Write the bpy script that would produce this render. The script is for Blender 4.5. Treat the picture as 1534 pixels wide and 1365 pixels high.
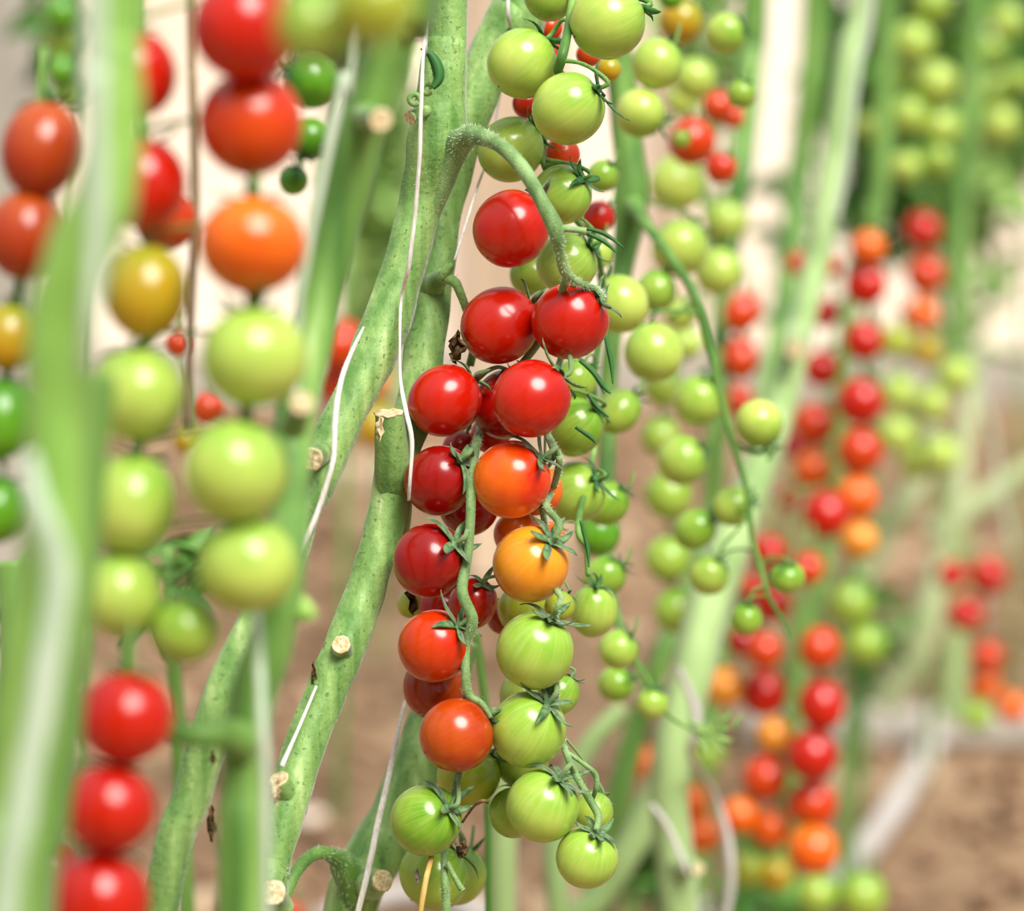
import bpy, math, random
from mathutils import Vector, Matrix, Quaternion, noise
random.seed(7)
sc = bpy.context.scene
for o in list(bpy.data.objects): bpy.data.objects.remove(o, do_unlink=True)
COL = sc.collection
# ------------------------------------------------------------------ camera
F = 4000.0            # focal length in pixels of the 1534 px wide frame
CAMZ = 0.70; PITCH = math.radians(5.0); DF = 1.185
cd = bpy.data.cameras.new('camera'); cam = bpy.data.objects.new('camera', cd); COL.objects.link(cam)
cam.location = (0, 0, CAMZ); cam.rotation_euler = (math.radians(90) - PITCH, 0, 0)
cd.sensor_width = 36; cd.lens = F * 36 / 1534; cd.clip_start = 0.05; cd.clip_end = 200
cd.dof.use_dof = True; cd.dof.focus_distance = DF; cd.dof.aperture_fstop = cd.lens / 22.0
sc.camera = cam
# ------------------------------------------------------------------ light
w = bpy.data.worlds.new('world'); sc.world = w; w.use_nodes = True
nt = w.node_tree; bg = nt.nodes['Background']
tc = nt.nodes.new('ShaderNodeTexCoord'); sx = nt.nodes.new('ShaderNodeSeparateXYZ'); rp = nt.nodes.new('ShaderNodeValToRGB')
nt.links.new(tc.outputs['Generated'], sx.inputs[0]); nt.links.new(sx.outputs['Z'], rp.inputs[0]); nt.links.new(rp.outputs[0], bg.inputs[0])
rp.color_ramp.elements[0].color = (0.36, 0.35, 0.31, 1); rp.color_ramp.elements[0].position = 0.0
rp.color_ramp.elements[1].color = (1.05, 1.08, 1.10, 1); rp.color_ramp.elements[1].position = 0.95   # overcast: zenith about three times the horizon
bg.inputs[1].default_value = 0.72
sd = bpy.data.lights.new('sun', 'SUN'); sun = bpy.data.objects.new('sun', sd); COL.objects.link(sun)
sd.energy = 4.6; sd.angle = math.radians(34); sd.color = (1.0, 0.97, 0.91)
sun.rotation_euler = Vector((0.30, -0.60, 0.78)).to_track_quat('Z', 'Y').to_euler()
vs = sc.view_settings; vs.view_transform = 'Standard'; vs.look = 'None'; vs.gamma = 1; vs.use_curve_mapping = False
vs.exposure = 0.32
# ------------------------------------------------------------------ helpers
UP = Vector((0, math.sin(PITCH), math.cos(PITCH))); FW = Vector((0, math.cos(PITCH), -math.sin(PITCH)))
CAM = Vector((0, 0, CAMZ))
def P(x, y, D):
    return CAM + Vector(((x - 767) / F * D, 0, 0)) + UP * ((682.5 - y) / F * D) + FW * D
def G(x, y, z=0.0):                       # the point of the ground seen at a pixel
    d = P(x, y, 1.0) - CAM; t = (z - CAMZ) / d.z
    return CAM + d * t
def lin(c):
    return tuple(((v / 255) / 12.92 if v / 255 <= 0.04045 else ((v / 255 + 0.055) / 1.055) ** 2.4) for v in c) + (1,)
MATS = {}
def basemat(name, rough=0.5, spec=0.5, sheen=0.0, sss=0.0, coat=0.0):
    m = bpy.data.materials.new(name); m.use_nodes = True; b = m.node_tree.nodes['Principled BSDF']
    b.inputs['Roughness'].default_value = rough; b.inputs['Specular IOR Level'].default_value = spec
    b.inputs['Sheen Weight'].default_value = sheen; b.inputs['Sheen Roughness'].default_value = 0.4
    b.inputs['Coat Weight'].default_value = coat; b.inputs['Coat Roughness'].default_value = 0.12
    if sss:
        b.inputs['Subsurface Weight'].default_value = sss; b.inputs['Subsurface Radius'].default_value = (1, 0.6, 0.2)
        b.inputs['Subsurface Scale'].default_value = 0.004
    return m, m.node_tree, b
def noisemat(name, c1, c2, scale=(30, 30, 30), c3=None, rough=0.5, spec=0.4, sheen=0.0, sss=0.0, bump=0.0, det=4, bscale=None, lo=0.38, hi=0.62):
    m, t, b = basemat(name, rough, spec, sheen, sss)
    tc = t.nodes.new('ShaderNodeTexCoord'); mp = t.nodes.new('ShaderNodeMapping'); mp.inputs['Scale'].default_value = scale
    n = t.nodes.new('ShaderNodeTexNoise'); n.inputs['Scale'].default_value = 1; n.inputs['Detail'].default_value = det
    r = t.nodes.new('ShaderNodeValToRGB'); e = r.color_ramp.elements
    e[0].position = lo; e[0].color = lin(c1); e[1].position = hi; e[1].color = lin(c2)
    if c3: x = e.new(hi + 0.12); x.color = lin(c3)
    t.links.new(tc.outputs['Object'], mp.inputs[0]); t.links.new(mp.outputs[0], n.inputs[0]); t.links.new(n.outputs[0], r.inputs[0]); t.links.new(r.outputs[0], b.inputs['Base Color'])
    if bump:
        n2 = t.nodes.new('ShaderNodeTexNoise'); n2.inputs['Scale'].default_value = bscale or 400; n2.inputs['Detail'].default_value = 3
        t.links.new(tc.outputs['Object'], n2.inputs[0]); bp = t.nodes.new('ShaderNodeBump'); bp.inputs['Strength'].default_value = bump; bp.inputs['Distance'].default_value = 0.001
        t.links.new(n2.outputs[0], bp.inputs['Height']); t.links.new(bp.outputs[0], b.inputs['Normal'])
    return m
def fruitmat(name, top, bot, mott, stripes=0.0, rough=0.22):
    m, t, b = basemat(name, rough, 0.55, 0.0, 0.10, 0.0)
    N = t.nodes.new; L = t.links.new
    tc = N('ShaderNodeTexCoord'); s = N('ShaderNodeSeparateXYZ'); L(tc.outputs['Object'], s.inputs[0])
    mr = N('ShaderNodeMapRange'); mr.inputs['From Min'].default_value = -0.75; mr.inputs['From Max'].default_value = 0.85; L(s.outputs['Z'], mr.inputs[0])
    n1 = N('ShaderNodeTexNoise'); n1.inputs['Scale'].default_value = 1.3; oi = N('ShaderNodeObjectInfo')
    ad = N('ShaderNodeVectorMath'); ad.operation = 'ADD'; cx = N('ShaderNodeCombineXYZ'); ml = N('ShaderNodeMath'); ml.operation = 'MULTIPLY'; ml.inputs[1].default_value = 37
    L(oi.outputs['Random'], ml.inputs[0]); L(ml.outputs[0], cx.inputs[0]); L(tc.outputs['Object'], ad.inputs[0]); L(cx.outputs[0], ad.inputs[1]); L(ad.outputs[0], n1.inputs[0])
    a2 = N('ShaderNodeMath'); a2.operation = 'MULTIPLY_ADD'; a2.inputs[1].default_value = 1.3; a2.inputs[2].default_value = -0.65; L(n1.outputs[0], a2.inputs[0])
    a3 = N('ShaderNodeMath'); a3.operation = 'ADD'; a3.use_clamp = True; L(mr.outputs[0], a3.inputs[0]); L(a2.outputs[0], a3.inputs[1])
    mx = N('ShaderNodeMixRGB'); mx.inputs[1].default_value = lin(bot); mx.inputs[2].default_value = lin(top); L(a3.outputs[0], mx.inputs[0])
    # fine mottling, drawn out along the meridians
    at = N('ShaderNodeMath'); at.operation = 'ARCTAN2'; L(s.outputs['Y'], at.inputs[0]); L(s.outputs['X'], at.inputs[1])
    c2 = N('ShaderNodeCombineXYZ'); L(at.outputs[0], c2.inputs[0]); L(s.outputs['Z'], c2.inputs[1]); L(oi.outputs['Random'], c2.inputs[2])
    mp = N('ShaderNodeMapping'); mp.inputs['Scale'].default_value = (11, 0.8, 20); L(c2.outputs[0], mp.inputs[0])
    n2 = N('ShaderNodeTexNoise'); n2.inputs['Scale'].default_value = 1; n2.inputs['Detail'].default_value = 3; L(mp.outputs[0], n2.inputs[0])
    r2 = N('ShaderNodeMapRange'); r2.inputs['From Min'].default_value = 0.42; r2.inputs['From Max'].default_value = 0.68; r2.inputs['To Max'].default_value = stripes; L(n2.outputs[0], r2.inputs[0])
    m2 = N('ShaderNodeMixRGB'); m2.inputs[2].default_value = lin(mott); L(r2.outputs[0], m2.inputs[0]); L(mx.outputs[0], m2.inputs[1]); L(m2.outputs[0], b.inputs['Base Color'])
    L(m2.outputs[0], b.inputs['Emission Color']); b.inputs['Emission Strength'].default_value = 0.0
    return m
def speckle(m, col, thr=0.66, sc_=420, wt=0.7):
    t = m.node_tree; b = t.nodes['Principled BSDF']; src = b.inputs['Base Color'].links[0].from_socket
    tc = t.nodes.new('ShaderNodeTexCoord'); n = t.nodes.new('ShaderNodeTexNoise'); n.inputs['Scale'].default_value = sc_; n.inputs['Detail'].default_value = 1
    r = t.nodes.new('ShaderNodeMapRange'); r.inputs['From Min'].default_value = thr; r.inputs['From Max'].default_value = thr + .05; r.inputs['To Max'].default_value = wt
    x = t.nodes.new('ShaderNodeMixRGB'); x.inputs[2].default_value = lin(col)
    t.links.new(tc.outputs['Object'], n.inputs[0]); t.links.new(n.outputs[0], r.inputs[0]); t.links.new(r.outputs[0], x.inputs[0]); t.links.new(src, x.inputs[1]); t.links.new(x.outputs[0], b.inputs['Base Color'])
FM = {
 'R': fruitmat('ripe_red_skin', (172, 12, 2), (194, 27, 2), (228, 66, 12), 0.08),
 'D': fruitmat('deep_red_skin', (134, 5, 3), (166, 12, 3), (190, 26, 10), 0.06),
 'O': fruitmat('orange_red_skin', (192, 34, 2), (202, 64, 3), (226, 96, 16), 0.10),
 'T': fruitmat('two_tone_orange_skin', (214, 40, 4), (232, 112, 8), (236, 90, 12), 0.10),
 'B': fruitmat('brownish_orange_skin', (180, 74, 16), (164, 34, 8), (200, 104, 24), 0.25),
 'A': fruitmat('orange_skin', (228, 112, 14), (224, 84, 6), (232, 136, 36), 0.18),
 'Y': fruitmat('amber_skin', (236, 146, 24), (216, 138, 44), (236, 176, 76), 0.18),
 'V': fruitmat('olive_yellow_skin', (140, 152, 28), (192, 140, 14), (176, 164, 46), 0.30),
 'G': fruitmat('unripe_green_skin', (102, 152, 26), (160, 184, 70), (180, 198, 102), 0.26),
 'P': fruitmat('pale_green_skin', (134, 176, 54), (186, 204, 90), (202, 214, 130), 0.22),
 'U': fruitmat('burnt_orange_skin', (164, 44, 6), (184, 72, 8), (206, 104, 26), 0.12),
 'L': fruitmat('olive_green_skin', (116, 148, 28), (172, 178, 50), (186, 186, 80), 0.25),
 'K': fruitmat('dark_green_skin', (56, 122, 18), (100, 160, 30), (126, 176, 56), 0.25),
}
CW = {'R': 'bright red', 'D': 'dark red', 'O': 'orange-red', 'T': 'orange and red', 'B': 'brownish orange', 'A': 'orange', 'Y': 'amber', 'V': 'olive yellow', 'L': 'olive green', 'U': 'burnt orange', 'G': 'green', 'P': 'pale green', 'K': 'deep green'}
MT = {
 'stem': noisemat('downy_green_stem', (96, 140, 66), (144, 180, 102), (110, 110, 7), (186, 208, 142), 0.55, 0.35, 0.30, 0.0, 0.8, bscale=260),
 'stemd': noisemat('smooth_dark_green_stem', (74, 118, 46), (118, 160, 74), (60, 60, 7), (154, 186, 104), 0.5, 0.35, 0.15),
 'stemb': noisemat('bright_green_stem', (106, 152, 58), (142, 182, 82), (30, 30, 3), None, 0.5, 0.35, 0.2),
 'stemp': noisemat('pale_green_stem', (128, 156, 94), (158, 184, 120), (30, 30, 3), None, 0.6, 0.3, 0.3),
 'stemw': noisemat('bleached_green_stem', (160, 174, 122), (190, 200, 156), (30, 30, 3), None, 0.6, 0.3, 0.3),
 'truss': noisemat('downy_truss_stalk', (98, 132, 74), (138, 170, 108), (120, 120, 40), None, 0.6, 0.3, 0.25, 0, 0.4, bscale=900),
 'calyx': noisemat('grey_green_sepal', (62, 98, 52), (110, 142, 90), (5, 5, 5), None, 0.6, 0.3, 0.2),
 'calyxd': noisemat('dark_green_sepal', (28, 84, 36), (62, 120, 56), (5, 5, 5), None, 0.5, 0.3, 0.1),
 'string': noisemat('white_twine', (214, 206, 196), (240, 236, 230), (900, 900, 60), None, 0.7, 0.3, 0.3, 0, 0.3, bscale=2500),
 'tape': noisemat('translucent_pale_twine', (166, 184, 154), (188, 200, 176), (200, 200, 20), None, 0.5, 0.4, 0.2),
 'cut': noisemat('dried_cut_end', (196, 170, 120), (232, 216, 180), (500, 500, 500), None, 0.8, 0.2),
 'corky': noisemat('corky_scar', (176, 150, 90), (226, 208, 160), (400, 400, 400), (120, 96, 50), 0.8, 0.2),
 'dry': noisemat('withered_brown_leaf', (52, 44, 34), (128, 100, 66), (300, 300, 300), None, 0.9, 0.1),
 'brown': noisemat('brownish_stalk', (110, 92, 70), (150, 130, 100), (60, 60, 10), None, 0.7, 0.2),
 'straw': noisemat('dry_straw', (176, 140, 70), (214, 184, 116), (200, 200, 20), None, 0.8, 0.2),
 'hair': noisemat('plant_hair', (205, 220, 180), (225, 235, 205), (10, 10, 10), None, 0.6, 0.2),
 'leaf': noisemat('leaf_green', (56, 104, 34), (96, 146, 58), (12, 12, 12), None, 0.5, 0.4),
 'leafp': noisemat('light_leaf_green', (110, 158, 70), (164, 196, 110), (12, 12, 12), None, 0.5, 0.4),
 'soil': noisemat('dry_soil', (94, 74, 56), (158, 130, 102), (2.2, 3.4, 3), (200, 178, 150), 0.95, 0.1, 0, 0, 0.9, 8, 40, 0.35, 0.60),
 'clod': noisemat('soil_clod', (110, 82, 62), (170, 138, 110), (20, 20, 20), None, 0.95, 0.1),
 'film': noisemat('cream_greenhouse_film', (236, 214, 192), (250, 238, 224), (0.5, 0.5, 0.25), None, 0.5, 0.3),
 'wood': noisemat('pale_bare_wood', (176, 152, 128), (206, 184, 160), (14, 14, 1.2), None, 0.8, 0.2),
 'greywood': noisemat('weathered_grey_wood', (150, 144, 134), (186, 178, 166), (30, 30, 2), None, 0.85, 0.2),
 'hose': noisemat('pale_grey_hose', (176, 168, 162), (206, 200, 196), (8, 8, 8), None, 0.5, 0.4),
}
speckle(MT['stem'], (64, 92, 46), 0.66, 420, 0.6); speckle(MT['truss'], (84, 110, 66), 0.66, 500, 0.5)
def link(name, me, parent=None):
    o = bpy.data.objects.new(name, me); COL.objects.link(o)
    if parent: o.parent = parent
    return o
def mesh(name, V, Fs, mat, smooth=True):
    me = bpy.data.meshes.new(name); me.from_pydata([tuple(v) for v in V], [], Fs)
    if isinstance(mat, (list, tuple)):
        for m in mat: me.materials.append(m)
    elif mat: me.materials.append(mat)
    if smooth: me.polygons.foreach_set('use_smooth', [True] * len(me.polygons))
    me.update(); return me
def tag(o, label=None, cat=None, group=None, kind=None):
    if label: o['label'] = label
    if cat: o['category'] = cat
    if group: o['group'] = group
    if kind: o['kind'] = kind
    return o
def part(name, V, Fs, mat, parent, smooth=True, label=None, kind=None):
    """a mesh given in world coordinates, child of a thing that has no rotation"""
    o0 = Vector((0, 0, 0)); q = parent
    while q is not None: o0 = o0 + q.location; q = q.parent
    if V: loc = Vector(V[0])
    o = link(name, mesh(name, [Vector(v) - loc for v in V], Fs, mat, smooth), parent)
    o.location = loc - o0
    return tag(o, label, kind=kind)
def thing(name, label, cat, loc, group=None):
    e = link(name, None); e.location = loc; e.empty_display_size = 0.02
    return tag(e, label, cat, group)
def spline(pts, step=6):
    """Catmull-Rom through points of any dimension"""
    n = len(pts); out = []
    for i in range(n - 1):
        p0 = pts[max(i - 1, 0)]; p1 = pts[i]; p2 = pts[i + 1]; p3 = pts[min(i + 2, n - 1)]
        for k in range(step):
            t = k / step
            out.append(tuple(0.5 * ((2 * b) + (-a + c) * t + (2 * a - 5 * b + 4 * c - d) * t * t + (-a + 3 * b - 3 * c + d) * t ** 3) for a, b, c, d in zip(p0, p1, p2, p3)))
    out.append(tuple(pts[-1])); return out
def tube(pts, sides=10, rib=0.0, ribs=5, rough=0.0, step=6, flat=1.0, seed=0.0):
    """pts: (x,y,z,radius) -> V, F of a capped tube"""
    S = spline(pts, step); V = []; Fs = []; n = len(S)
    pos = [Vector(s[:3]) for s in S]; nrm = None
    for i in range(n):
        t = (pos[min(i + 1, n - 1)] - pos[max(i - 1, 0)]).normalized()
        if nrm is None: nrm = t.orthogonal().normalized() if abs(t.y) > 0.9 else Vector((0, 1, 0)).cross(t).normalized()
        nrm = (nrm - t * nrm.dot(t)).normalized(); bn = t.cross(nrm)
        for k in range(sides):
            a = 2 * math.pi * k / sides; r = max(S[i][3], 1e-5)
            if rib: r *= 1 + rib * math.cos(ribs * a + seed + i * 0.01)
            if rough: r *= 1 + rough * noise.noise(Vector((math.cos(a) * 1.3 + seed * 3, math.sin(a) * 1.3, i * 0.22)))
            V.append(pos[i] + nrm * (r * math.cos(a)) + bn * (r * flat * math.sin(a)))
    for i in range(n - 1):
        for k in range(sides):
            a = i * sides + k; b = i * sides + (k + 1) % sides
            Fs.append((a, b, b + sides, a + sides))
    Fs.append(tuple(reversed(range(sides)))); Fs.append(tuple(range((n - 1) * sides, n * sides)))
    return V, Fs
def px(path, D=None):
    """(px, py, width_px[, D]) -> (x,y,z,radius)"""
    out = []
    for q in path:
        d = q[3] if len(q) > 3 else D
        p = P(q[0], q[1], d); out.append((p.x, p.y, p.z, q[2] / 2 * d / F))
    return out
def join(lst):
    V = []; Fs = []
    for v, f in lst:
        o = len(V); V += list(v); Fs += [tuple(i + o for i in q) for q in f]
    return V, Fs
def hairs(pts, n, length=0.0024, seed=1, step=6):
    rnd = random.Random(seed); S = spline(pts, step); V = []; Fs = []
    for _ in range(n):
        i = rnd.randrange(len(S) - 1); u = rnd.random()
        p = Vector(S[i][:3]).lerp(Vector(S[i + 1][:3]), u); t = (Vector(S[i + 1][:3]) - Vector(S[i][:3])).normalized()
        a = rnd.uniform(0, 6.283); d = t.orthogonal().normalized(); d.rotate(Quaternion(t, a))
        d2 = (d + t * rnd.uniform(-0.5, 0.3)).normalized(); r = S[i][3] * 0.96; l = length * rnd.uniform(0.5, 1.2); s = t.cross(d) * 0.00009
        b = p + d * r; o = len(V); V += [b - s, b + s, b + d2 * l]; Fs.append((o, o + 1, o + 2))
    return V, Fs
# ------------------------------------------------------------------ setting
def box(c, s, rz=0.0):
    R = Matrix.Rotation(rz, 3, 'Z'); V = []; b = 0.06 * min(s)
    for z in (-1, 1):
        for x, y in ((-1, -1), (1, -1), (1, 1), (-1, 1)):
            V.append(Vector(c) + R @ Vector((x * s[0] / 2, y * s[1] / 2, z * s[2] / 2)))
    return V, [(3, 2, 1, 0), (4, 5, 6, 7), (0, 1, 5, 4), (1, 2, 6, 5), (2, 3, 7, 6), (3, 0, 4, 7)]
nx, ny = 150, 170; V = []
for j in range(ny):
    for i in range(nx):
        x = -4.2 + 8.4 * i / (nx - 1); y = -1.0 + 12.0 * j / (ny - 1)
        z = 0.020 * noise.noise(Vector((x * 3, y * 3, 0))) + 0.012 * noise.noise(Vector((x * 11, y * 11, 4))) - 0.012
        V.append((x, y, z))
tag(link('floor', mesh('floor', V, [(j * nx + i, j * nx + i + 1, (j + 1) * nx + i + 1, (j + 1) * nx + i) for j in range(ny - 1) for i in range(nx - 1)], MT['soil'])), kind='structure')
V, Fs = box((0, 10.6, 1.6), (8.4, 0.06, 3.2)); tag(link('wall_back', mesh('wall_back', V, Fs, MT['film'], False)), kind='structure')
for k, (x, wd) in enumerate(((-3.9, .12), (-2.3, .09), (-0.05, .26), (0.62, .09), (2.25, .12), (3.9, .12))):
    V, Fs = box((x, 10.5, 1.6), (wd, 0.09, 3.2)); tag(link('trim_%d' % (k + 1), mesh('trim', V, Fs, MT['wood'], False)), kind='structure')
V, Fs = box((0, 10.5, 0.10), (8.3, 0.12, 0.2)); tag(link('baseboard_back', mesh('baseboard_back', V, Fs, MT['greywood'], False)), kind='structure')
# posts and planks
def slab(name, label, cat, c, s, mat, rz=0):
    V, Fs = box((0, 0, 0), s); me = mesh(name, V, Fs, mat, False); o = link(name, me); o.location = c; o.rotation_euler.z = rz
    bv = o.modifiers.new('bevel', 'BEVEL'); bv.width = 0.004; bv.segments = 2
    return tag(o, label, cat)
p = P(10, 150, 3.0); slab('wooden_post', 'weathered grey wooden post at the top left edge behind the tomatoes', 'post', (p.x, p.y, 1.0), (0.085, 0.085, 2.0), MT['greywood'])
p = P(775, 200, 5.2); slab('wooden_post', 'pale wooden post behind the crossing stems of the front plant', 'post', (p.x, p.y, 1.1), (0.20, 0.12, 2.2), MT['wood'])
p = G(1345, 1084, 0.02); slab('wooden_plank', 'pale wooden plank lying on the soil near the bent grey hose', 'plank', (p.x, p.y, 0.018), (0.42, 0.10, 0.036), MT['greywood'], 0.03)
p = G(500, 712, 0.02); slab('wooden_plank', 'pale board lying on the soil far behind the cut stems', 'plank', (p.x, p.y, 0.025), (0.75, 0.26, 0.05), MT['wood'], 0.02)
p = G(465, 1215, 0.01); slab('paper_scrap', 'small whitish scrap on the soil between two front stems', 'scrap', (p.x, p.y, 0.004), (0.035, 0.05, 0.006), MT['film'], 0.4)
# hose on the ground
def gpath(lst, z):
    out = []
    for x, y, wd in lst:
        p = G(x, y, z); out.append((p.x, p.y, p.z, wd / 2 * (p - CAM).dot(FW) / F))
    return out
V, Fs = tube(gpath([(1398, 1108, 32), (1385, 1135, 34), (1330, 1225, 38), (1272, 1297, 42), (1205, 1340, 42), (1120, 1362, 42), (1040, 1372, 42)], 0.012), 14)
tag(link('irrigation_hose', mesh('irrigation_hose', V, Fs, MT['hose'])), 'pale grey irrigation hose bending across the soil at the right', 'hose')
V, Fs = tube(gpath([(480, 1378, 32), (560, 1346, 34), (640, 1338, 34), (730, 1375, 34)], 0.012), 14)
tag(link('irrigation_hose', mesh('irrigation_hose', V, Fs, MT['hose'])), 'grey hose on the soil at the bottom, behind the lowest left tomatoes', 'hose')
# soil clods: nobody could count them
rnd = random.Random(3); L = []
for _ in range(2600):
    y = rnd.uniform(2.3, 9.5); x = rnd.uniform(-0.26, 0.26) * y; s = rnd.uniform(0.006, 0.022) * (1 + 0.1 * y)
    q = [Vector((rnd.uniform(.6, 1) * a, rnd.uniform(.6, 1) * b, rnd.uniform(.4, .9) * c)) * s + Vector((x, y, 0.002)) for a, b, c in ((1, 0, 0), (0, 1, 0), (-1, 0, 0), (0, -1, 0), (0, 0, 1), (0, 0, -.6))]
    L.append((q, [(0, 1, 4), (1, 2, 4), (2, 3, 4), (3, 0, 4), (1, 0, 5), (2, 1, 5), (3, 2, 5), (0, 3, 5)]))
V, Fs = join(L); tag(link('soil_clods', mesh('soil_clods', V, Fs, MT['clod'])), 'loose clods of dry brown soil scattered on the ground', 'soil', kind='stuff')
# ------------------------------------------------------------------ stems / plants
def ground_ext(pts, down=True, up=0.45):
    """carry a stem down to the soil and up beyond the frame"""
    a = list(pts)
    if down:
        b = Vector(a[-1][:3]); d = (b - Vector(a[-2][:3])).normalized(); h = b.z
        if h > 0.02:
            g = Vector((b.x + d.x * h * 0.5, b.y + 0.02, 0.0)); m = b.lerp(g, 0.5); a += [(m.x, m.y, m.z, a[-1][3]), (g.x, g.y, -0.01, a[-1][3] * 1.1)]
    if up:
        b = Vector(a[0][:3]); d = (b - Vector(a[1][:3])).normalized(); e = b + d * up * 0.5 + Vector((0, 0, up * 0.5)); a = [(e.x, e.y, e.z, a[0][3] * 0.8)] + a
    return a
def plant(label, path, D=None, mat='stem', sides=14, rib=0.085, hair=0, up=0.45, down=True, rough=0.10, cat='tomato plant', group=None):
    w = ground_ext(px(path, D), down, up)
    base = Vector(w[-1][:3]); base.z = 0 if down else base.z
    t = thing('tomato_plant', label, cat, base, group)
    V, Fs = tube(w, sides, rib, 5, rough, 8, seed=random.random() * 6); part('main_stem', V, Fs, MT[mat], t)
    if hair:
        V, Fs = hairs(w, hair, seed=hair, step=8); part('stem_hair', V, Fs, MT['hair'], t, False, kind='stuff')
    return t
STALK = []
def branch(t, name, path, D=None, mat='truss', sides=10, hair=0, label=None, rib=0.0, rough=0.12, step=6):
    w = px(path, D)
    if name == 'truss_stalk': STALK.extend(Vector(q[:3]) for q in spline(w, 5))
    V, Fs = tube(w, sides, rib, 5, rough, step, seed=random.random() * 6)
    o = part(name, V, Fs, MT[mat], t, label=label)
    if hair:
        V, Fs = hairs(w, hair, 0.0016, hair + 5, step); part('stalk_hair', V, Fs, MT['hair'], t, False, kind='stuff')
    return o
def stub(t, path, D, mat, label=None, ring=True):
    """a pruned side shoot: short stalk with a corky cut face"""
    w = px(path, D); V, Fs = tube(w, 14, 0.03, 5, 0.05, 5); o = part('cut_stub', V, Fs, MT[mat], t, label=label)
    e = Vector(w[-1][:3]); d = (e - Vector(w[-2][:3])).normalized(); r = w[-1][3]
    a = d.orthogonal().normalized(); b = d.cross(a); V = []; Fs = []; n = 16
    prof = ((0.95, -0.05), (1.05, 0.05), (0.96, 0.14), (0.78, 0.12), (0.62, 0.05), (0.34, 0.10), (0.0, 0.12))
    for rr, h in prof:
        for k in range(n):
            g = 2 * math.pi * k / n; j = 1 + 0.10 * noise.noise(Vector((k * 0.7, rr * 3, r * 900)))
            V.append(e + (a * math.cos(g) + b * math.sin(g)) * (r * rr * j) + d * (r * h + r * 0.08 * math.sin(k * 2.3)))
    for i in range(len(prof) - 1):
        for k in range(n): Fs.append((i * n + k, i * n + (k + 1) % n, (i + 1) * n + (k + 1) % n, (i + 1) * n + k))
    V0 = [v - o.location - t.location for v in V]
    c = link('cut_face', mesh('cut_face', V0, Fs, MT['cut']), o)
    return o
def twine(label, path, D=None, mat='string', flat=0.6, group=None, up=True):
    w = px(path, D)
    if up: w = ground_ext(w, False, 0.45)
    V, Fs = tube(w, 8, 0, 5, 0.25, 6, flat, seed=random.random() * 5)
    return tag(link('support_string', mesh('support_string', V, Fs, MT[mat])), label, 'string', group)
def scrap(t, x, y, D, s, mat='dry', seed=1, name='withered_leaf', label='withered dark brown leaf scrap', el=1.0):
    """crumpled dry leaf"""
    rnd = random.Random(seed); c = P(x, y, D); r = s * D / F; V = []; Fs = []; n = 7; m = 5
    for i in range(n):
        for j in range(m):
            u = i / (n - 1) - .5; v = j / (m - 1) - .5; wv = (1 - (2 * u) ** 2 * 0.8)
            V.append(c + Vector((v * wv * 1.1 * r, 0, u * 2 * r * el)) + Vector([rnd.uniform(-.28, .28) * r for _ in range(3)]) + Vector((0, math.sin(v * 9 + u * 5) * .35 * r, 0)))
    for i in range(n - 1):
        for j in range(m - 1): Fs.append((i * m + j, i * m + j + 1, (i + 1) * m + j + 1, (i + 1) * m + j))
    if t: o = part(name, V, Fs, MT[mat], t, label=label)
    else: return V, Fs
    sm = o.modifiers.new('solid', 'SOLIDIFY'); sm.thickness = r * 0.06
    return o
def leaflet(path, D, widths, mat, t, name='leaf', label=None, curl=0.2):
    """long narrow leaf following a pixel path"""
    w = px([(a[0], a[1], b) + tuple(a[2:]) for a, b in zip(path, widths)], D); S = spline(w, 5); V = []; Fs = []
    for i, s in enumerate(S):
        q = Vector(s[:3]); tt = (Vector(S[min(i + 1, len(S) - 1)][:3]) - Vector(S[max(i - 1, 0)][:3])).normalized()
        sd = tt.cross(Vector((0, 1, 0))).normalized(); n = tt.cross(sd); r = s[3]
        V += [q - sd * r + n * r * curl, q + n * -r * .12, q + sd * r + n * r * curl, q + n * r * .12]
    for i in range(len(S) - 1):
        for k in range(4): Fs.append((i * 4 + k, i * 4 + (k + 1) % 4, i * 4 + 4 + (k + 1) % 4, i * 4 + 4 + k))
    Fs += [(3, 2, 1, 0), tuple(len(V) - 4 + k for k in range(4))]
    return part(name, V, Fs, MT[mat], t, label=label)

# front plant (in focus): stem with the ripe truss, running down to the left
p1 = plant('downy green stem in focus, crossing from top centre to lower left, bearing the ripe truss',
  [(672, -30, 56, 1.20), (668, 60, 60, 1.20), (658, 150, 74, 1.20), (652, 215, 84, 1.20), (632, 300, 66, 1.205), (604, 400, 64, 1.20), (572, 500, 70, 1.19), (536, 580, 62, 1.18), (500, 655, 60, 1.17), (474, 715, 62, 1.16), (452, 765, 54, 1.15), (425, 850, 56, 1.13), (385, 930, 58, 1.12), (330, 1050, 60, 1.11), (290, 1180, 56, 1.11), (240, 1370, 54, 1.11)], hair=5200)
branch(p1, 'truss_stalk', [(640, 350, 14, 1.205), (660, 290, 26, 1.200), (676, 240, 40, 1.196), (690, 212, 40, 1.190), (712, 203, 29, 1.178), (748, 217, 23, 1.16), (783, 253, 22, 1.15), (810, 298, 22, 1.145), (832, 343, 26, 1.145), (838, 375, 17, 1.150), (848, 410, 17, 1.158), (868, 424, 12, 1.165), (892, 434, 11, 1.175), (903, 446, 8, 1.18)], hair=1500, sides=12)
stub(p1, [(832, 342, 13), (850, 343, 11), (877, 346, 10)], 1.145, 'truss', 'short cut-off truss stalk with tan end')
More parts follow.
